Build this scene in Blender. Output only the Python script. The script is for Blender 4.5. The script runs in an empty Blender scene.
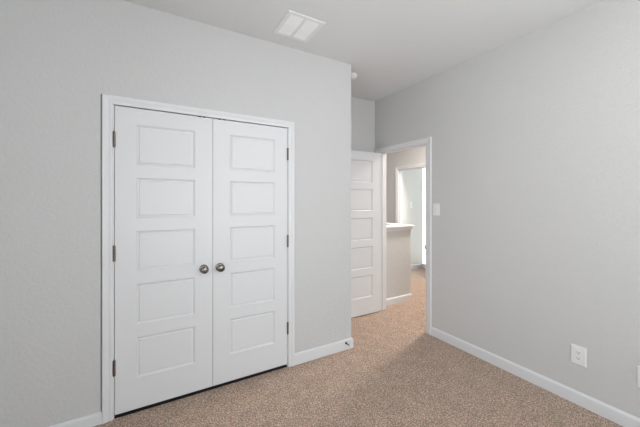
import bpy, math, random
from mathutils import Vector
random.seed(7)
S = bpy.context.scene
COL = S.collection

# ------------------------------------------------------------------ camera, world, lights, exposure
F_PX, YAW, CY, CAM_H = 296.91, 0.5222, 201.34, 1.4168
cam_data = bpy.data.cameras.new('camera')
cam_data.sensor_fit = 'HORIZONTAL'; cam_data.sensor_width = 36.0
cam_data.lens = F_PX / 640 * 36.0
cam_data.shift_y = -(213.5 - CY) / 640
cam_data.clip_start = 0.02
cam = bpy.data.objects.new('camera', cam_data); COL.objects.link(cam)
cam.location = (0, 0, CAM_H); cam.rotation_euler = (math.pi / 2, 0, -YAW)
S.camera = cam

WORLD_STRENGTH = 4.2
world = bpy.data.worlds.new('sky'); S.world = world; world.use_nodes = True
wn = world.node_tree.nodes; wl = world.node_tree.links; wn.clear()
w_out = wn.new('ShaderNodeOutputWorld'); w_bg = wn.new('ShaderNodeBackground')
w_tc = wn.new('ShaderNodeTexCoord'); w_sep = wn.new('ShaderNodeSeparateXYZ'); w_ramp = wn.new('ShaderNodeValToRGB')
w_map = wn.new('ShaderNodeMapRange'); w_map.inputs['From Min'].default_value = -1; w_map.inputs['From Max'].default_value = 1
wl.new(w_tc.outputs['Generated'], w_sep.inputs[0]); wl.new(w_sep.outputs['Z'], w_map.inputs['Value'])
wl.new(w_map.outputs[0], w_ramp.inputs[0]); wl.new(w_ramp.outputs[0], w_bg.inputs[0]); wl.new(w_bg.outputs[0], w_out.inputs[0])
e = w_ramp.color_ramp.elements
w_ramp.color_ramp.interpolation = 'LINEAR'; e[0].position = 0.0; e[0].color = (1.05, 1.08, 1.13, 1)
e[1].position = 1.0; e[1].color = (0.78, 0.90, 1.0, 1)
for pos, colr in ((0.49, (1.04, 1.06, 1.10, 1)), (0.51, (0.94, 0.97, 1.0, 1))):
    q = e.new(pos); q.color = colr
w_bg.inputs['Strength'].default_value = WORLD_STRENGTH

def area(name, loc, rot, sx, sy, power, colour=(1, 1, 1), portal=False, disk=False):
    d = bpy.data.lights.new(name, 'AREA'); d.shape = 'DISK' if disk else 'RECTANGLE'
    d.size = sx
    if not disk: d.size_y = sy
    d.energy = power; d.color = colour
    if portal: d.cycles.is_portal = True
    o = bpy.data.objects.new(name, d); COL.objects.link(o); o.location = loc; o.rotation_euler = rot
    return o

# window of the bedroom (behind the camera) and window of the far room
WIN = dict(x0=-0.70, x1=2.46, z0=0.55, z1=2.20, y=-1.3)
FILL_WIN = dict(y0=-0.90, y1=0.95, z0=0.55, z1=2.20, x=-1.35)  # unseen side window, added to brighten the right wall
FWIN = dict(y0=3.40, y1=4.428, z0=0.015, z1=2.30, x=5.065)
area('window_daylight', ((WIN['x0'] + WIN['x1']) / 2, WIN['y'] - 0.13, (WIN['z0'] + WIN['z1']) / 2), (math.pi / 2, 0, 0),
     WIN['x1'] - WIN['x0'], WIN['z1'] - WIN['z0'], 1, portal=True)
area('fill_window_daylight', (FILL_WIN['x'] - 0.13, (FILL_WIN['y0'] + FILL_WIN['y1']) / 2, (FILL_WIN['z0'] + FILL_WIN['z1']) / 2), (0, -math.pi / 2, 0),
     FILL_WIN['z1'] - FILL_WIN['z0'], FILL_WIN['y1'] - FILL_WIN['y0'], 1, portal=True)
area('far_window_daylight', (FWIN['x'] + 0.13, (FWIN['y0'] + FWIN['y1']) / 2, (FWIN['z0'] + FWIN['z1']) / 2), (0, math.pi / 2, 0),
     FWIN['z1'] - FWIN['z0'], FWIN['y1'] - FWIN['y0'], 1, portal=True)
ROOM_LAMP_L, HALL_LAMP_W = 28.0, 59.0

S.view_settings.view_transform = 'Standard'; S.view_settings.look = 'None'
S.view_settings.gamma = 1.0; S.view_settings.use_curve_mapping = False
S.view_settings.exposure = 0.11

# ------------------------------------------------------------------ materials
def material(name, colour, rough=0.5, metal=0.0, bump=None, spec=0.5, coat=0.0):
    m = bpy.data.materials.new(name); m.use_nodes = True
    n = m.node_tree.nodes; l = m.node_tree.links; b = n['Principled BSDF']
    b.inputs['Base Color'].default_value = (*colour, 1); b.inputs['Roughness'].default_value = rough
    b.inputs['Metallic'].default_value = metal; b.inputs['Specular IOR Level'].default_value = spec
    b.inputs['Coat Weight'].default_value = coat
    if bump:
        scale, strength, dist, detail = bump
        tc = n.new('ShaderNodeTexCoord'); no = n.new('ShaderNodeTexNoise'); bp = n.new('ShaderNodeBump')
        no.inputs['Scale'].default_value = scale; no.inputs['Detail'].default_value = detail
        bp.inputs['Strength'].default_value = strength; bp.inputs['Distance'].default_value = dist
        l.new(tc.outputs['Object'], no.inputs['Vector']); l.new(no.outputs['Fac'], bp.inputs['Height'])
        l.new(bp.outputs['Normal'], b.inputs['Normal'])
    return m

M_WALL = material('grey_wall_paint', (0.622, 0.614, 0.616), 0.6, bump=(60, 0.55, 0.006, 2), spec=0.35)
M_CEIL = material('grey_ceiling_paint', (0.77, 0.773, 0.778), 0.9, bump=(40, 0.35, 0.005, 3), spec=0.15)
M_FAR = material('pale_far_room_paint', (0.69, 0.68, 0.64), 0.8, bump=(55, 0.2, 0.003, 2), spec=0.2)
M_TRIM = material('white_trim_paint', (0.755, 0.752, 0.772), 0.38, bump=(30, 0.05, 0.002, 1), spec=0.4)
M_PLASTIC = material('white_plastic', (0.82, 0.82, 0.81), 0.3)
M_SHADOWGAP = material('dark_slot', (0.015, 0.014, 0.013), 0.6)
M_VENT = material('white_enamel', (0.96, 0.965, 0.97), 0.4)
M_VFRAME = material('vent_frame_enamel', (0.84, 0.84, 0.845), 0.45)
M_NICKEL = material('satin_nickel', (0.23, 0.215, 0.205), 0.24, 1.0)
M_BRONZE = material('oil_rubbed_bronze', (0.085, 0.06, 0.05), 0.42, 0.85)
M_HINGE = material('hinge_steel', (0.21, 0.165, 0.145), 0.4, 0.85)
M_RUBBER = material('white_rubber', (0.75, 0.74, 0.72), 0.6)
M_VINYL = material('white_vinyl', (0.85, 0.85, 0.85), 0.35)

def carpet_material():
    m = bpy.data.materials.new('beige_carpet'); m.use_nodes = True
    n = m.node_tree.nodes; l = m.node_tree.links; b = n['Principled BSDF']
    b.inputs['Roughness'].default_value = 1.0; b.inputs['Specular IOR Level'].default_value = 0.05
    b.inputs['Sheen Weight'].default_value = 0.25; b.inputs['Sheen Roughness'].default_value = 0.6
    tc = n.new('ShaderNodeTexCoord')
    fine = n.new('ShaderNodeTexNoise'); fine.inputs['Scale'].default_value = 115; fine.inputs['Detail'].default_value = 4; fine.inputs['Roughness'].default_value = 0.75
    patch = n.new('ShaderNodeTexNoise'); patch.inputs['Scale'].default_value = 9; patch.inputs['Detail'].default_value = 5
    tuft = n.new('ShaderNodeTexVoronoi'); tuft.inputs['Scale'].default_value = 150
    for t in (fine, patch, tuft): l.new(tc.outputs['Object'], t.inputs['Vector'])
    r = n.new('ShaderNodeValToRGB'); el = r.color_ramp.elements
    el[0].position = 0.37; el[0].color = (0.12, 0.075, 0.055, 1)
    el[1].position = 0.63; el[1].color = (0.98, 0.745, 0.585, 1)
    q = el.new(0.5); q.color = (0.62, 0.43, 0.325, 1)
    l.new(fine.outputs['Fac'], r.inputs['Fac'])
    r2 = n.new('ShaderNodeValToRGB'); e2 = r2.color_ramp.elements
    e2[0].position = 0.36; e2[0].color = (0.91, 0.905, 0.90, 1); e2[1].position = 0.62; e2[1].color = (1.04, 1.04, 1.04, 1)
    l.new(patch.outputs['Fac'], r2.inputs['Fac'])
    mx = n.new('ShaderNodeMix'); mx.data_type = 'RGBA'; mx.blend_type = 'MULTIPLY'; mx.inputs[0].default_value = 1
    l.new(r.outputs[0], mx.inputs[6]); l.new(r2.outputs[0], mx.inputs[7]); 
    cell = n.new('ShaderNodeSeparateColor'); l.new(tuft.outputs['Color'], cell.inputs[0])
    r3 = n.new('ShaderNodeValToRGB'); e3 = r3.color_ramp.elements
    e3[0].position = 0.0; e3[0].color = (0.46, 0.45, 0.44, 1); e3[1].position = 1.0; e3[1].color = (1.14, 1.13, 1.12, 1)
    l.new(cell.outputs[0], r3.inputs['Fac'])
    mx2 = n.new('ShaderNodeMix'); mx2.data_type = 'RGBA'; mx2.blend_type = 'MULTIPLY'; mx2.inputs[0].default_value = 1
    l.new(mx.outputs[2], mx2.inputs[6]); l.new(r3.outputs[0], mx2.inputs[7]); l.new(mx2.outputs[2], b.inputs['Base Color'])
    add = n.new('ShaderNodeMath'); add.operation = 'SUBTRACT'
    l.new(fine.outputs['Fac'], add.inputs[0]); l.new(tuft.outputs['Distance'], add.inputs[1])
    bp = n.new('ShaderNodeBump'); bp.inputs['Strength'].default_value = 0.7; bp.inputs['Distance'].default_value = 0.010
    l.new(add.outputs[0], bp.inputs['Height']); l.new(bp.outputs['Normal'], b.inputs['Normal'])
    return m
M_CARPET = carpet_material()

def glass_material():
    m = bpy.data.materials.new('window_glass'); m.use_nodes = True
    n = m.node_tree.nodes; l = m.node_tree.links; n.clear()
    o = n.new('ShaderNodeOutputMaterial'); mix = n.new('ShaderNodeMixShader'); t = n.new('ShaderNodeBsdfTransparent'); g = n.new('ShaderNodeBsdfGlossy')
    g.inputs['Roughness'].default_value = 0.02; fr = n.new('ShaderNodeFresnel'); fr.inputs['IOR'].default_value = 1.3
    t.inputs['Color'].default_value = (0.97, 0.99, 0.98, 1)
    l.new(fr.outputs[0], mix.inputs[0]); l.new(t.outputs[0], mix.inputs[1]); l.new(g.outputs[0], mix.inputs[2]); l.new(mix.outputs[0], o.inputs[0])
    return m
M_GLASS = glass_material()

def lamp_material(name, colour, strength):
    m = bpy.data.materials.new(name); m.use_nodes = True
    b = m.node_tree.nodes['Principled BSDF']
    b.inputs['Base Color'].default_value = (0.9, 0.9, 0.88, 1)
    b.inputs['Emission Color'].default_value = (*colour, 1); b.inputs['Emission Strength'].default_value = strength
    return m

# ------------------------------------------------------------------ mesh helpers
class MB:
    def __init__(s): s.v = []; s.f = []
    def add(s, verts, faces):
        k = len(s.v); s.v += [tuple(p) for p in verts]; s.f += [tuple(i + k for i in f) for f in faces]; return s
    def box(s, x0, x1, y0, y1, z0, z1):
        v = [(x, y, z) for z in (z0, z1) for x, y in ((x0, y0), (x1, y0), (x1, y1), (x0, y1))]
        return s.add(v, [(3, 2, 1, 0), (4, 5, 6, 7), (0, 1, 5, 4), (1, 2, 6, 5), (2, 3, 7, 6), (3, 0, 4, 7)])
    def rings(s, rings, close=True, cap=True):
        n = len(rings[0]); v = [p for r in rings for p in r]; f = []
        for i in range(len(rings) - 1):
            for j in range(n if close else n - 1):
                a = i * n + j; b = i * n + (j + 1) % n
                f.append((a, b, b + n, a + n))
        if cap:
            f.append(tuple(range(n - 1, -1, -1))); f.append(tuple(range((len(rings) - 1) * n, len(rings) * n)))
        return s.add(v, f)
    def lathe(s, prof, origin, axis, n=32, cap=True):
        """prof: (distance along the axis, radius)"""
        ax = Vector(axis).normalized(); u = ax.orthogonal().normalized(); w = ax.cross(u); o = Vector(origin)
        return s.rings([[o + ax * t + (u * math.cos(2 * math.pi * k / n) + w * math.sin(2 * math.pi * k / n)) * r for k in range(n)] for t, r in prof], True, cap)
    def sweep(s, path, prof):
        """prof (offset to the right of the path, z) carried along a floor-plan polyline with mitres"""
        pts = [Vector(p) for p in path]; rings = []
        nrm = []
        for a, b in zip(pts, pts[1:]):
            d = (b - a).normalized(); nrm.append(Vector((d.y, -d.x)))
        for i, p in enumerate(pts):
            if i == 0: m = nrm[0]
            elif i == len(pts) - 1: m = nrm[-1]
            else:
                h = (nrm[i - 1] + nrm[i]).normalized(); m = h / h.dot(nrm[i])
            rings.append([(p.x + m.x * o, p.y + m.y * o, z) for o, z in prof])
        return s.rings(rings)
    def casing(s, a0, a1, h, prof, P):
        """moulded architrave with mitred corners around an opening a0..a1, height h; P(s, z, v) puts it on the wall"""
        path = lambda u: [(a0 - u, 0), (a0 - u, h + u), (a1 + u, h + u), (a1 + u, 0)]
        rings = [[P(*path(u)[k], v) for u, v in prof] for k in range(4)]
        return s.rings(rings)
    def build(s, name, mat, parent=None, bevel=0.0, smooth=False, seg=2):
        me = bpy.data.meshes.new(name); me.from_pydata(s.v, [], s.f); me.validate()
        import bmesh
        bm = bmesh.new(); bm.from_mesh(me); bmesh.ops.recalc_face_normals(bm, faces=bm.faces); bm.to_mesh(me); bm.free()
        me.materials.append(mat)
        if smooth:
            for p in me.polygons: p.use_smooth = True
            try: me.set_sharp_from_angle(angle=math.radians(42))
            except Exception: pass
        o = bpy.data.objects.new(name, me); COL.objects.link(o)
        if parent is not None:
            o.parent = parent
            if parent.type == 'EMPTY' or parent.location.length > 0 or parent.rotation_euler.z: o.matrix_parent_inverse = parent_matrix(parent).inverted()
        if bevel:
            b = o.modifiers.new('bevel', 'BEVEL'); b.width = bevel; b.segments = seg; b.limit_method = 'ANGLE'; b.angle_limit = math.radians(40)
        return o
def parent_matrix(o):
    from mathutils import Matrix
    m = Matrix.LocRotScale(o.location, o.rotation_euler, o.scale)
    return parent_matrix(o.parent) @ o.matrix_parent_inverse @ m if o.parent else m

def tag(o, label=None, cat=None, group=None, kind=None):
    for k, v in (('label', label), ('category', cat), ('group', group), ('kind', kind)):
        if v: o[k] = v
    return o
def struct(o, label, cat): return tag(o, label, cat, None, 'structure')
def empty(name, loc):
    o = bpy.data.objects.new(name, None); COL.objects.link(o); o.location = loc; o.empty_display_size = 0.05; return o

# ------------------------------------------------------------------ room dimensions (metres)
D, W, D2, XE, H = 2.3427, 2.5981, 3.055, 1.7008, 2.74      # closet wall, entry wall, back of the entry nook, outer corner, ceiling
T = 0.115                                                   # wall thickness
XL, YB = -1.35, -1.3                                        # walls behind and beside the camera
CJ0, CJ1, CJH = -0.1980, 1.0286, 2.0530                     # closet jambs
EJ0, EJ1, EJH = 2.2185, 2.9605, 2.0440                      # entry jambs
FX = 4.317; FJ0, FJ1, FJH = 3.600, 4.367, 2.0440            # hall's far wall and its doorway
HW_X = 3.263                                                # end of the half wall
J = 0.018

# floor and ceiling
struct(MB().box(XL - T, 5.3, YB - T, 6.2, -0.12, 0).build('floor', M_CARPET), 'beige speckled cut-pile carpet covering bedroom and hall floor', 'floor')
struct(MB().box(XL - T, 5.3, YB - T, 6.2, H, H + 0.12).build('ceiling', M_CEIL), 'light grey textured ceiling', 'ceiling')

# bedroom walls
GX = -0.2680                                                # narrow groove added to give a dark shadow line beside the casing
w = MB().box(XL, GX, D, D + T, 0, H).box(GX, CJ0 - J, D + 0.022, D + T, 0, 2.104).box(GX, CJ0 - J, D, D + T, 2.104, H).box(CJ0 - J, CJ1 + J, D, D + T, CJH + J, H)
k = 0.007                                                   # eased outer corner of the closet
w.rings([[(CJ1 + J, D, z), (XE - k, D, z), (XE - k * .3, D + k * .3, z), (XE, D + k, z), (XE, D2, z), (XE - T, D2, z), (XE - T, D + T, z), (CJ1 + J, D + T, z)] for z in (0, H)])
struct(w.build('wall_front', M_WALL), 'light grey wall around the white closet doors', 'wall')
struct(MB().box(XL, W, D2, D2 + T, 0, H).build('wall_nook', M_WALL), 'grey wall at the back of the entry nook behind the open door', 'wall')
w = MB().box(W, W + T, YB - T, EJ0 - J, 0, H).box(W, W + T, EJ1 + J, 6.0, 0, H).box(W, W + T, EJ0 - J, EJ1 + J, EJH + J, H)
struct(w.build('wall_right', M_WALL), 'grey wall with the open doorway, light switch and outlets', 'wall')
w = MB().box(XL - T, XL, YB - T, FILL_WIN['y0'], 0, H).box(XL - T, XL, FILL_WIN['y1'], D2 + T, 0, H)
w.box(XL - T, XL, FILL_WIN['y0'], FILL_WIN['y1'], 0, FILL_WIN['z0']).box(XL - T, XL, FILL_WIN['y0'], FILL_WIN['y1'], FILL_WIN['z1'], H)
struct(w.build('wall_left', M_WALL), 'grey bedroom wall beside the camera', 'wall')
w = MB().box(XL, WIN['x0'], YB - T, YB, 0, H).box(WIN['x1'], W, YB - T, YB, 0, H)
w.box(WIN['x0'], WIN['x1'], YB - T, YB, 0, WIN['z0']).box(WIN['x0'], WIN['x1'], YB - T, YB, WIN['z1'], H)
struct(w.build('wall_back', M_WALL), 'grey bedroom wall with the window behind the camera', 'wall')

# hall and far room walls
w = MB().box(FX, FX + T, 0.4, FJ0 - J, 0, H).box(FX, FX + T, FJ1 + J, 6.0, 0, H).box(FX, FX + T, FJ0 - J, FJ1 + J, FJH + J, H)
struct(w.build('wall_hall', M_WALL), 'hall wall seen through the doorway with a white-cased opening', 'wall')
struct(MB().box(W + T, FX, 6.0, 6.0 + T, 0, H).box(W + T, FX, 0.4 - T, 0.4, 0, H).build('wall_hall_ends', M_WALL), 'end walls of the hall', 'wall')
w = MB()
w.rings([[(W + T, D2, z), (HW_X, D2, z), (HW_X, 5.2, z), (HW_X - T, 5.2, z), (HW_X - T, D2 + T, z), (W + T, D2 + T, z)] for z in (0, 1.045)])
struct(w.build('wall_half', M_WALL), 'grey half wall with white cap in the hall beyond the doorway', 'half wall')
struct(MB().box(FX + T, FWIN['x'] + T, 4.430, 4.430 + T, 0, H).build('wall_far_room', M_FAR), 'pale wall with a switch inside the far room', 'wall')
w = MB().box(FWIN['x'], FWIN['x'] + T, 2.0, FWIN['y0'], 0, H).box(FWIN['x'], FWIN['x'] + T, FWIN['y1'], 4.43, 0, H)
w.box(FWIN['x'], FWIN['x'] + T, FWIN['y0'], FWIN['y1'], 0, FWIN['z0']).box(FWIN['x'], FWIN['x'] + T, FWIN['y0'], FWIN['y1'], FWIN['z1'], H)
w.box(FX + T, FWIN['x'] + T, 2.0 - T, 2.0, 0, H)
struct(w.build('wall_far_window', M_FAR), 'bright window wall of the far room', 'wall')

# half wall cap: nosed board over a stepped apron moulding, all round the L
def l_shape(o, z):      # outline of the half wall grown by o
    return [(W + T, D2 - o, z), (HW_X + o, D2 - o, z), (HW_X + o, 5.2 + o, z), (HW_X - T - o, 5.2 + o, z), (HW_X - T - o, D2 + T + o, z), (W + T, D2 + T + o, z)]
c = MB()
c.rings([l_shape(o, z) for o, z in ((0.008, 1.003), (0.011, 1.006), (0.011, 1.022), (0.015, 1.028), (0.022, 1.043), (0.024, 1.052), (0.026, 1.0525))])
c.rings([l_shape(o, z) for o, z in ((0.032, 1.052), (0.038, 1.056), (0.040, 1.064), (0.038, 1.072), (0.032, 1.077))])
struct(c.build('trim_cap', M_TRIM), 'white moulded cap on the hall half wall', 'trim')

# ------------------------------------------------------------------ baseboards
BH, BT = 0.0896, 0.013
BPROF = [(0, 0), (BT, 0), (BT, BH - 0.016), (BT - 0.002, BH - 0.008), (BT - 0.006, BH - 0.002), (BT - 0.009, BH), (0, BH)]
def baseboard(name, paths, label, dh=0.0):
    m = MB()
    for p in paths: m.sweep(p, [(o, z + dh if z > 0 else 0) for o, z in BPROF])
    return struct(m.build(name, M_TRIM), label, 'baseboard')
baseboard('baseboard_front', [[(XL, D), (-0.2610, D)]], 'white baseboard left of the closet door casing', -0.016)
bb_corner = baseboard('baseboard_corner', [[(1.0864, D), (XE, D), (XE, D2), (W, D2)]], 'white baseboard wrapping the wall corner right of the closet', 0.008)
baseboard('baseboard_right', [[(W, 2.1402), (W, YB)]], 'white baseboard along the right grey wall')
baseboard('baseboard_left', [[(XL, YB), (XL, D)]], 'white baseboard on the wall beside the camera')
baseboard('baseboard_back', [[(W, YB), (XL, YB)]], 'white baseboard under the bedroom window')
baseboard('baseboard_half_wall', [[(W + T, D2), (HW_X, D2), (HW_X, 5.2)]], 'white baseboard of the hall half wall')
baseboard('baseboard_hall', [[(FX, 6.0), (FX, 4.427)], [(FX, 3.54), (FX, 0.4)]], 'white baseboard along the hall wall')
baseboard('baseboard_far_room', [[(FX + T, 4.43), (FWIN['x'], 4.43), (FWIN['x'], 2.0)]], 'white baseboard inside the far room')

# ------------------------------------------------------------------ casings and jambs
CW = 0.0545
CPROF = [(0, 0), (0, 0.008), (0.002, 0.0095), (0.014, 0.0105), (0.016, 0.0085), (0.019, 0.0085), (0.027, 0.0115), (0.035, 0.0155), (0.041, 0.017), (0.050, 0.018), (0.053, 0.0165), (CW, 0.014), (CW, 0)]
def jamb_set(a0, a1, h, box, d0, d1, stop=None):
    """liner boards and door stop; box(s0, s1, d0, d1, z0, z1) places one board"""
    boards = [(a0 - J, a0, d0, d1, 0, h + J), (a1, a1 + J, d0, d1, 0, h + J), (a0, a1, d0, d1, h, h + J)]
    if stop: boards += [(a0, a0 + 0.011, *stop, 0, h), (a1 - 0.011, a1, *stop, 0, h), (a0 + 0.011, a1 - 0.011, *stop, h - 0.011, h)]
    for args in boards: box(*args)
RV = 0.0055
# closet
m = MB().casing(CJ0 - RV - 0.0022, CJ1 + RV - 0.001, 2.0462, CPROF, lambda s, z, v: (s, D - v, z))
jamb_set(CJ0, CJ1, CJH, lambda s0, s1, a, b, z0, z1: m.box(s0, s1, a, b, z0, z1), D, D + T)
trim_closet = struct(m.build('trim_1', M_TRIM), 'white moulded casing around the double closet doors', 'door casing')
# entry
m = MB().casing(2.1945, EJ1 + RV, EJH + RV, CPROF, lambda s, z, v: (W - v, s, z))
m.casing(2.1945, EJ1 + RV, EJH + RV, CPROF, lambda s, z, v: (W + T + v, s, z))
jamb_set(EJ0, EJ1, EJH, lambda s0, s1, a, b, z0, z1: m.box(a, b, s0, s1, z0, z1), W, W + T, (W + 0.040, W + 0.072))
trim_entry = struct(m.build('trim_2', M_TRIM), 'white casing and jamb of the open bedroom doorway', 'door casing')
sp = MB().box(W - 0.003, W + 0.040, EJ0, EJ0 + 0.002, 0.892, 0.950)
sp.rings([[(W - 0.003, EJ0, z), (W - 0.003, EJ0 + 0.002, z), (W - 0.010, EJ0 + 0.007, z), (W - 0.011, EJ0 + 0.005, z)] for z in (0.905, 0.937)])
sp.build('strike_plate', M_NICKEL, trim_entry)['label'] = 'nickel strike plate on the door jamb'
# far doorway
m = MB().casing(FJ0 - RV, FJ1 + RV, FJH + RV, CPROF, lambda s, z, v: (FX - v, s, z))
jamb_set(FJ0, FJ1, FJH, lambda s0, s1, a, b, z0, z1: m.box(a, b, s0, s1, z0, z1), FX, FX + T, (FX + 0.040, FX + 0.072))
struct(m.build('trim_3', M_TRIM), 'white casing around the far opening across the hall', 'door casing')

# ------------------------------------------------------------------ doors
ROWS = [(1.660, 1.932), (1.304, 1.574), (0.946, 1.217), (0.588, 0.860), (0.230, 0.502)]
STEPS = [(0.0, 0.0), (0.0025, 0.0045), (0.011, 0.0105), (0.0155, 0.0112), (0.0195, 0.0055), (0.0225, 0.0048)]
def leaf_mesh(width, z0, z1, px0, px1, thick, dz=0.0):
    """five-panel moulded door in its own frame: x 0..width, front face y = 0, back y = thick"""
    m = MB()
    for side in (0, 1):
        def P(x, z, d): return (x, d if side == 0 else thick - d, z)
        zs = [z0] + [z + dz for r in sorted(ROWS) for z in r] + [z1]
        xs = [0, px0, px1, width]
        for i in range(3):
            for j in range(len(zs) - 1):
                a, b, c2, d2 = xs[i], xs[i + 1], zs[j], zs[j + 1]
                if i == 1 and j % 2 == 1:
                    rings = [[P(a + o, c2 + o, d), P(b - o, c2 + o, d), P(b - o, d2 - o, d), P(a + o, d2 - o, d)] for o, d in STEPS]
                    m.rings(rings, True, False)
                    m.add(rings[-1], [(0, 1, 2, 3)])
                else:
                    m.add([P(a, c2, 0), P(b, c2, 0), P(b, d2, 0), P(a, d2, 0)], [(0, 1, 2, 3)])
    z_ = (z0, z1)
    m.add([(0, 0, z0), (0, thick, z0), (0, thick, z1), (0, 0, z1)], [(0, 1, 2, 3)])
    m.add([(width, 0, z0), (width, thick, z0), (width, thick, z1), (width, 0, z1)], [(0, 1, 2, 3)])
    for z in z_: m.add([(0, 0, z), (width, 0, z), (width, thick, z), (0, thick, z)], [(0, 1, 2, 3)])
    return m
def weld(o):
    import bmesh
    bm = bmesh.new(); bm.from_mesh(o.data); bmesh.ops.remove_doubles(bm, verts=bm.verts, dist=1e-5)
    bmesh.ops.recalc_face_normals(bm, faces=bm.faces); bm.to_mesh(o.data); bm.free(); return o
KNOB = [(0, 0.0), (0.0, 0.010), (0.020, 0.0095), (0.027, 0.012), (0.032, 0.019), (0.038, 0.0255), (0.046, 0.0285), (0.053, 0.0270), (0.058, 0.0225), (0.0615, 0.015), (0.0630, 0.007), (0.0633, 0.0)]
ROSE = [(0, 0.0), (0, 0.0315), (0.003, 0.0315), (0.006, 0.029), (0.009, 0.022), (0.010, 0.012), (0.010, 0.0)]
def add_knob(door, pt, axis):
    kn = MB().lathe(KNOB, pt, axis, 36, False).build('knob', M_NICKEL, door, smooth=True); kn['label'] = 'round satin nickel knob'
    MB().lathe(ROSE, pt, axis, 36, False).build('rose', M_NICKEL, kn, smooth=True)
def add_hinge(door, x, y, z, h=0.100, mat=None, kr=0.0080):
    hg = MB()
    for k_ in range(5):
        a = z - h / 2 + h * k_ / 5
        hg.lathe([(0, 0), (0, 0.0066), (0.0012, kr), (h / 5 - 0.0016, kr), (h / 5 - 0.0006, 0.0066), (h / 5 - 0.0006, 0)], (x, y, a), (0, 0, 1), 14, False)
    hg.box(x - 0.0008, x + 0.0008, y, y + 0.03, z - h / 2, z + h / 2)
    o = hg.build('hinge', mat or M_HINGE, door, smooth=True); o['label'] = 'dark steel butt hinge'
    MB().lathe([(0, 0), (0, 0.004), (h + 0.006, 0.004), (h + 0.008, 0.0025), (h + 0.008, 0)], (x, y, z - h / 2 - 0.003), (0, 0, 1), 12, False).build('hinge_pin', mat or M_HINGE, o, smooth=True)

LW = 0.6085; DTH = 0.035; Z0, Z1 = 0.0238, 2.0410
X_A, X_B = -0.1947, 0.4167
for name, x0, pa, pb, kx, hx, cx, lab in (
        ('door_1', X_A, 0.1185, 0.4860, 0.349, X_A - 0.0022, (0.312, 0.367), 'white five-panel closet door leaf with its knob on its right stile'),
        ('door_2', X_B, 0.1250, 0.4925, 0.464, X_B + LW + 0.0022, (0.455, 0.512), 'white five-panel closet door leaf with its knob on its left stile')):
    mesh = leaf_mesh(LW, Z0, Z1, pa, pb, DTH)
    mesh.v = [(x + x0, y + D, z) for x, y, z in mesh.v]
    dr = weld(mesh.build(name, M_TRIM))
    struct(dr, lab, 'closet door')
    add_knob(dr, (kx + 0.003, D, 0.916), (0, -1, 0))
    for z in (1.820, 1.077, 0.333): add_hinge(dr, hx, D - 0.0060, z)
    bc = MB()
    for ca, cb in ((cx[0], cx[0] + 0.022), (cx[1] - 0.022, cx[1])): bc.box(ca, cb, D - 0.0012, D + 0.030, Z1 - 0.0022, Z1 + 0.0035)
    bc.box(cx[0], cx[1], D + 0.003, D + 0.028, Z1 - 0.0015, Z1 + 0.0015)
    bc.lathe([(0, 0), (0, 0.006), (0.0018, 0.005), (0.0022, 0.003), (0.0024, 0)], ((cx[0] + cx[1]) / 2, D + 0.016, Z1 + 0.0003), (0, 0, 1), 14, False)
    bc.build('ball_catch', M_BRONZE, dr)['label'] = 'dark ball catch in the top edge'
    # its strike, let into the head jamb
    st = MB().box(cx[0] + 0.002, cx[0] + 0.022, D + 0.001, D + 0.012, CJH - 0.0095, CJH + 0.001).box(cx[1] - 0.022, cx[1] - 0.002, D + 0.001, D + 0.012, CJH - 0.0095, CJH + 0.001)
    st.build('catch_strike', M_BRONZE, trim_closet)['label'] = 'dark catch strike under the head jamb'

struct(MB().box(X_A, X_B + LW, D + 0.002, D + T, -0.01, 0.004).build('door_gap_shade', M_SHADOWGAP), 'black strip standing in for the shade under the closet doors', 'shade_strip')  # shade below the doors, laid in as a black strip

# bedroom door, swung open against the nook
EW = 0.737; EX1 = 2.5720; EX0 = EX1 - EW; EY = 2.9145
mesh = leaf_mesh(EW, 0.0120, 2.0335, 0.1230, EW - 0.1290, DTH, -0.006)
mesh.v = [(x + EX0, y + EY, z) for x, y, z in mesh.v]
dr = weld(mesh.build('door_3', M_TRIM)); struct(dr, 'white five-panel bedroom door standing open in the entry nook', 'door')
add_knob(dr, (EX0 + 0.062, EY, 0.921), (0, -1, 0)); add_knob(dr, (EX0 + 0.062, EY + DTH, 0.921), (0, 1, 0))
for z in (1.815, 1.040, 0.280): add_hinge(dr, 2.5810, 2.9520, z)

# ------------------------------------------------------------------ windows (behind the camera, in the far room, and one added for fill)
def window(name, box, s0, s1, z0, z1, d_in, d_out, label, sill):
    """box(mb, s0, s1, d0, d1, z0, z1): two-sash vinyl window set in the wall"""
    dm = d_in + (d_out - d_in) * 0.55; d2 = dm + (d_out - d_in) * 0.3
    fr = MB(); f = 0.045
    for a in ((s0, s0 + f, dm, d2, z0, z1), (s1 - f, s1, dm, d2, z0, z1), (s0 + f, s1 - f, dm, d2, z0, z0 + f), (s0 + f, s1 - f, dm, d2, z1 - f, z1)): box(fr, *a)
    zm = (z0 + z1) / 2; box(fr, s0 + f, s1 - f, dm, d2, zm - 0.02, zm + 0.02)
    sm = (s0 + s1) / 2; box(fr, sm - 0.03, sm + 0.03, dm, d2, z0 + f, z1 - f)
    wdw = struct(fr.build(name, M_VINYL), label, 'window')
    for a, b in ((s0 + f, sm - 0.03), (sm + 0.03, s1 - f)):
        for c_, d_ in ((z0 + f, zm - 0.02), (zm + 0.02, z1 - f)):
            g = MB(); mid = (dm + d2) / 2; box(g, a, b, mid - 0.002, mid + 0.002, c_, d_); g.build('pane', M_GLASS, wdw)
    if sill:
        sl = MB(); box(sl, s0 - 0.05, s1 + 0.05, d_in - (0.04 if d_out > d_in else -0.04), dm, z0 - 0.02, z0 + 0.004); sl.build('sill', M_TRIM, wdw)
    return wdw
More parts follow.
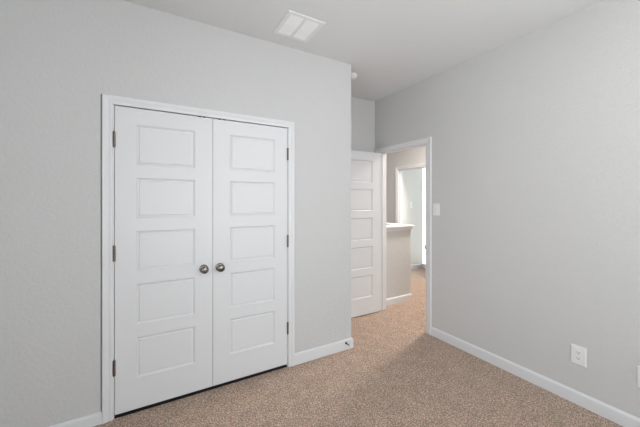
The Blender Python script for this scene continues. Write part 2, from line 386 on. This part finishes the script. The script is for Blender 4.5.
window('window_1', lambda mb, s0, s1, a, b, z0, z1: mb.box(s0, s1, min(a, b), max(a, b), z0, z1), WIN['x0'], WIN['x1'], WIN['z0'], WIN['z1'], YB, YB - T, 'white vinyl bedroom window behind the camera', True)
window('fill_window', lambda mb, s0, s1, a, b, z0, z1: mb.box(min(a, b), max(a, b), s0, s1, z0, z1), FILL_WIN['y0'], FILL_WIN['y1'], FILL_WIN['z0'], FILL_WIN['z1'], XL, XL - T, 'white vinyl window added in the unseen side wall for fill light', True)
fw = MB(); xg = FWIN['x'] + 0.004; y0, y1, z0, z1 = FWIN['y0'], FWIN['y1'], FWIN['z0'], FWIN['z1']
fw.box(xg, xg + .03, y0, y0 + .02, z0, z1).box(xg + .024, xg + .03, y1 - .004, y1, z0, z1).box(xg, xg + .03, y0 + .02, y1 - .004, z0, z0 + .02).box(xg, xg + .03, y0 + .02, y1 - .004, z1 - .02, z1)
w2 = struct(fw.build('window_2', M_VINYL), 'blown-out bright tall window at the end of the far room', 'window')
MB().box(xg + .012, xg + .016, y0 + .02, y1 - .004, z0 + .02, z1 - .02).build('pane', M_GLASS, w2)

# ------------------------------------------------------------------ fittings
def plate_mesh(cy, cz, w_, h_, t=0.006):
    """wall plate on the right wall with pillowed edges"""
    m = MB()
    m.rings([[(W - d, cy - w_ / 2 + o, cz - h_ / 2 + o), (W - d, cy + w_ / 2 - o, cz - h_ / 2 + o), (W - d, cy + w_ / 2 - o, cz + h_ / 2 - o), (W - d, cy - w_ / 2 + o, cz + h_ / 2 - o)]
             for d, o in ((0, 0), (t * .55, 0), (t * .85, 0.002), (t, 0.005))])
    return m
def screw(parent, x, y, z, ax=(-1, 0, 0), mat=M_PLASTIC):
    MB().lathe([(-0.001, 0), (-0.001, 0.0032), (0.0006, 0.0030), (0.0010, 0.0018), (0.0010, 0)], (x, y, z), ax, 14, False).build('screw', mat, parent, smooth=True)
# light switch beside the doorway: rocker in a single-gang plate
sy, sz = 2.078, 1.331
sw = empty('light_switch', (W, sy, sz))
tag(sw, 'white rocker light switch on the grey wall beside the bedroom doorway', 'light switch')
pl = plate_mesh(sy, sz, 0.082, 0.126).build('plate', M_PLASTIC, sw)
MB().box(W - 0.0085, W - 0.003, sy - 0.0170, sy + 0.0170, sz - 0.0335, sz + 0.0335).build('rocker_frame', M_PLASTIC, sw, bevel=0.001)
rk = MB(); rk.rings([[(W - 0.005, sy - .0150, z), (W - 0.005, sy + .0150, z), (W - d, sy + .0150, z), (W - d, sy - .0150, z)] for z, d in ((sz - .031, 0.0090), (sz, 0.0105), (sz + .031, 0.0140))])
rk.build('rocker', M_PLASTIC, sw, bevel=0.0008)
for dz in (-0.048, 0.048): screw(sw, W - 0.006, sy, sz + dz)
# duplex outlets
def outlet(cy, cz, label):
    o = empty('wall_outlet', (W, cy, cz)); tag(o, label, 'outlet', 'white duplex outlets low on the grey wall')
    plate_mesh(cy, cz, 0.086, 0.131).build('plate', M_PLASTIC, o)
    for dz in (-0.0195, 0.0195):
        r = MB(); n = 28; ring = []
        for k_ in range(n):
            a = 2 * math.pi * k_ / n; ring.append((cy + 0.0172 * math.cos(a), max(-0.0135, min(0.0135, 0.0172 * math.sin(a))) + cz + dz))
        r.rings([[(W - 0.004, y, z) for y, z in ring], [(W - 0.0078, y, z) for y, z in ring]])
        rc = r.build('receptacle', M_PLASTIC, o)
        s_ = MB()
        for dy, hh in ((-0.0063, 0.0045), (0.0063, 0.0036)): s_.box(W - 0.0081, W - 0.0070, cy + dy - 0.0012, cy + dy + 0.0012, cz + dz + 0.002 - hh, cz + dz + 0.002 + hh)
        s_.lathe([(0, 0), (0, 0.0026), (0.0011, 0.0026), (0.0011, 0)], (W - 0.0070, cy, cz + dz - 0.0075), (-1, 0, 0), 12, False)
        s_.build('slots', M_SHADOWGAP, rc)
    screw(o, W - 0.006, cy, cz)
    return o
outlet(0.8955, 0.3425, 'white duplex outlet low on the grey wall, the whole plate in view')
outlet(0.5650, 0.3440, 'white wall plate low on the grey wall, cut off by the picture edge')

# switch plate in the far room
fs = empty('light_switch', (4.732, 4.43, 1.338)); tag(fs, 'small white light switch on the pale wall of the far room', 'light switch')
MB().box(4.695, 4.769, 4.424, 4.43, 1.275, 1.401).build('plate', M_PLASTIC, fs, bevel=0.003)
MB().box(4.716, 4.748, 4.4195, 4.426, 1.305, 1.371).build('rocker', M_PLASTIC, fs, bevel=0.002)

# rigid door stop screwed to the corner baseboard
yb = D - BT
ds = empty('door_stop', (1.627, yb, 0.067)); tag(ds, 'dark bronze door stop screwed to the baseboard at the wall corner', 'door stop')
MB().lathe([(0, 0), (0, 0.0115), (0.003, 0.0115), (0.007, 0.0085), (0.012, 0.0065), (0.012, 0)], (1.627, yb, 0.067), (0, -1, 0), 24, False).build('base', M_BRONZE, ds, smooth=True)
MB().lathe([(0.010, 0), (0.010, 0.0060), (0.055, 0.0055), (0.058, 0.0065), (0.062, 0.0065), (0.062, 0)], (1.627, yb, 0.067), (0, -1, 0), 18, False).build('rod', M_BRONZE, ds, smooth=True)
MB().lathe([(0.062, 0), (0.062, 0.0080), (0.072, 0.0080), (0.077, 0.0060), (0.077, 0)], (1.627, yb, 0.067), (0, -1, 0), 20, False).build('rubber_tip', M_RUBBER, ds, smooth=True)

# smoke detector on the nook ceiling
sd = empty('smoke_detector', (1.837, 2.532, H)); tag(sd, 'round white smoke detector on the ceiling behind the closet wall corner', 'smoke detector')
MB().lathe([(0, 0), (0, 0.060), (0.010, 0.060), (0.012, 0.058), (0.012, 0)], (1.837, 2.532, H), (0, 0, -1), 40, False).build('mounting_base', M_PLASTIC, sd, smooth=True)
MB().lathe([(0.012, 0), (0.012, 0.058), (0.026, 0.057), (0.027, 0.052), (0.031, 0.052), (0.032, 0.050), (0.040, 0.041), (0.043, 0.028), (0.044, 0)], (1.837, 2.532, H), (0, 0, -1), 40, False).build('cover', M_PLASTIC, sd, smooth=True)
MB().lathe([(0.042, 0), (0.042, 0.008), (0.046, 0.007), (0.0465, 0)], (1.817, 2.522, H), (0, 0, -1), 16, False).build('test_button', M_PLASTIC, sd, smooth=True)

# ceiling air register with two banks of louvres
vx0, vx1, vy0, vy1 = 0.838, 1.132, 1.887, 2.196
vt = empty('ceiling_vent', ((vx0 + vx1) / 2, (vy0 + vy1) / 2, H)); tag(vt, 'square white two-panel air vent in the grey ceiling above the closet', 'vent')
fr = MB(); fb = 0.030
sq = lambda o, z: [(vx0 + o, vy0 + o, z), (vx1 - o, vy0 + o, z), (vx1 - o, vy1 - o, z), (vx0 + o, vy1 - o, z)]
fr.rings([sq(o, z) for o, z in ((0, H), (0.0, H - 0.0040), (0.003, H - 0.0062), (fb - 0.002, H - 0.0066), (fb, H - 0.0055), (fb, H))], True, False)
fr.build('frame', M_VFRAME, vt)
xm = (vx0 + vx1) / 2; ym = (vy0 + vy1) / 2
MB().box(xm - 0.011, xm + 0.011, vy0 + fb, vy1 - fb, H - 0.0064, H - 0.001).build('centre_bar', M_VFRAME, vt, bevel=0.002)
NS = 24
for xa, xb in ((vx0 + fb, xm - 0.011), (xm + 0.011, vx1 - fb)):
    for k_ in range(NS):
        yc = vy0 + fb + (vy1 - vy0 - 2 * fb) * (k_ + 0.5) / NS; hw = 0.0042
        b_ = MB()
        b_.rings([[(x, yc - hw, H - 0.0008), (x, yc + hw, H - 0.0068), (x, yc + hw + 0.0007, H - 0.0063), (x, yc - hw + 0.0007, H - 0.0003)] for x in (xa, xb)])
        b_.build('louvre', M_VENT, vt)
    MB().box(xa, xb, ym - 0.0025, ym + 0.0025, H - 0.0072, H - 0.0050).build('cross_rib', M_VENT, vt)

# room and hall lamps: flush LED discs, above and behind the view; the second hall one is added for fill
def flush_lamp(loc, r, power, colour, label):
    x, y = loc
    t = empty('ceiling_light', (x, y, H)); tag(t, label, 'ceiling light')
    MB().lathe([(0, 0), (0, r + 0.02), (0.02, r + 0.02), (0.03, r + 0.006), (0.03, 0)], (x, y, H), (0, 0, -1), 40, False).build('trim_ring', M_PLASTIC, t, smooth=True)
    MB().lathe([(0.030, 0), (0.030, r), (0.036, r * 0.96), (0.042, r * 0.7), (0.044, 0)], (x, y, H), (0, 0, -1), 40, False).build('diffuser', lamp_material('lamp_diffuser', colour, 3.0), t, smooth=True)
    l = area('ceiling_lamp_light', (x, y, H - 0.05), (0, 0, 0), 2 * r, 2 * r, power, colour, disk=True); l.parent = t; l.location = (0, 0, -0.05)
gx, gy, gz, gr = 1.45, -0.25, 2.32, 0.13
gl = empty('ceiling_light', (gx, gy, H)); tag(gl, 'white glass globe ceiling light hanging in the middle of the bedroom', 'ceiling light')
MB().lathe([(0, 0), (0, 0.065), (0.018, 0.062), (0.026, 0.05), (0.026, 0)], (gx, gy, H), (0, 0, -1), 32, False).build('canopy', M_NICKEL, gl, smooth=True)
MB().lathe([(0.02, 0), (0.02, 0.008), (H - gz - gr - 0.02, 0.008), (H - gz - gr - 0.02, 0.045), (H - gz - gr + 0.012, 0.05), (H - gz - gr + 0.012, 0)], (gx, gy, H), (0, 0, -1), 24, False).build('stem', M_NICKEL, gl, smooth=True)
MB().lathe([(-gr * math.cos(math.pi * k_ / 24), gr * math.sin(math.pi * k_ / 24)) for k_ in range(25)], (gx, gy, gz), (0, 0, 1), 36, False).build('globe', lamp_material('globe_glass', (1.0, 0.985, 0.96), ROOM_LAMP_L), gl, smooth=True)
flush_lamp((3.90, 2.62), 0.14, HALL_LAMP_W, (1.0, 0.935, 0.83), 'round flush ceiling light in the hall outside the doorway')
flush_lamp((3.00, 4.00), 0.14, HALL_LAMP_W * 0.08, (1.0, 0.935, 0.83), 'unseen round flush light added down the hall to brighten its wall')  # extra lamp out of view, added to lift the hall wall
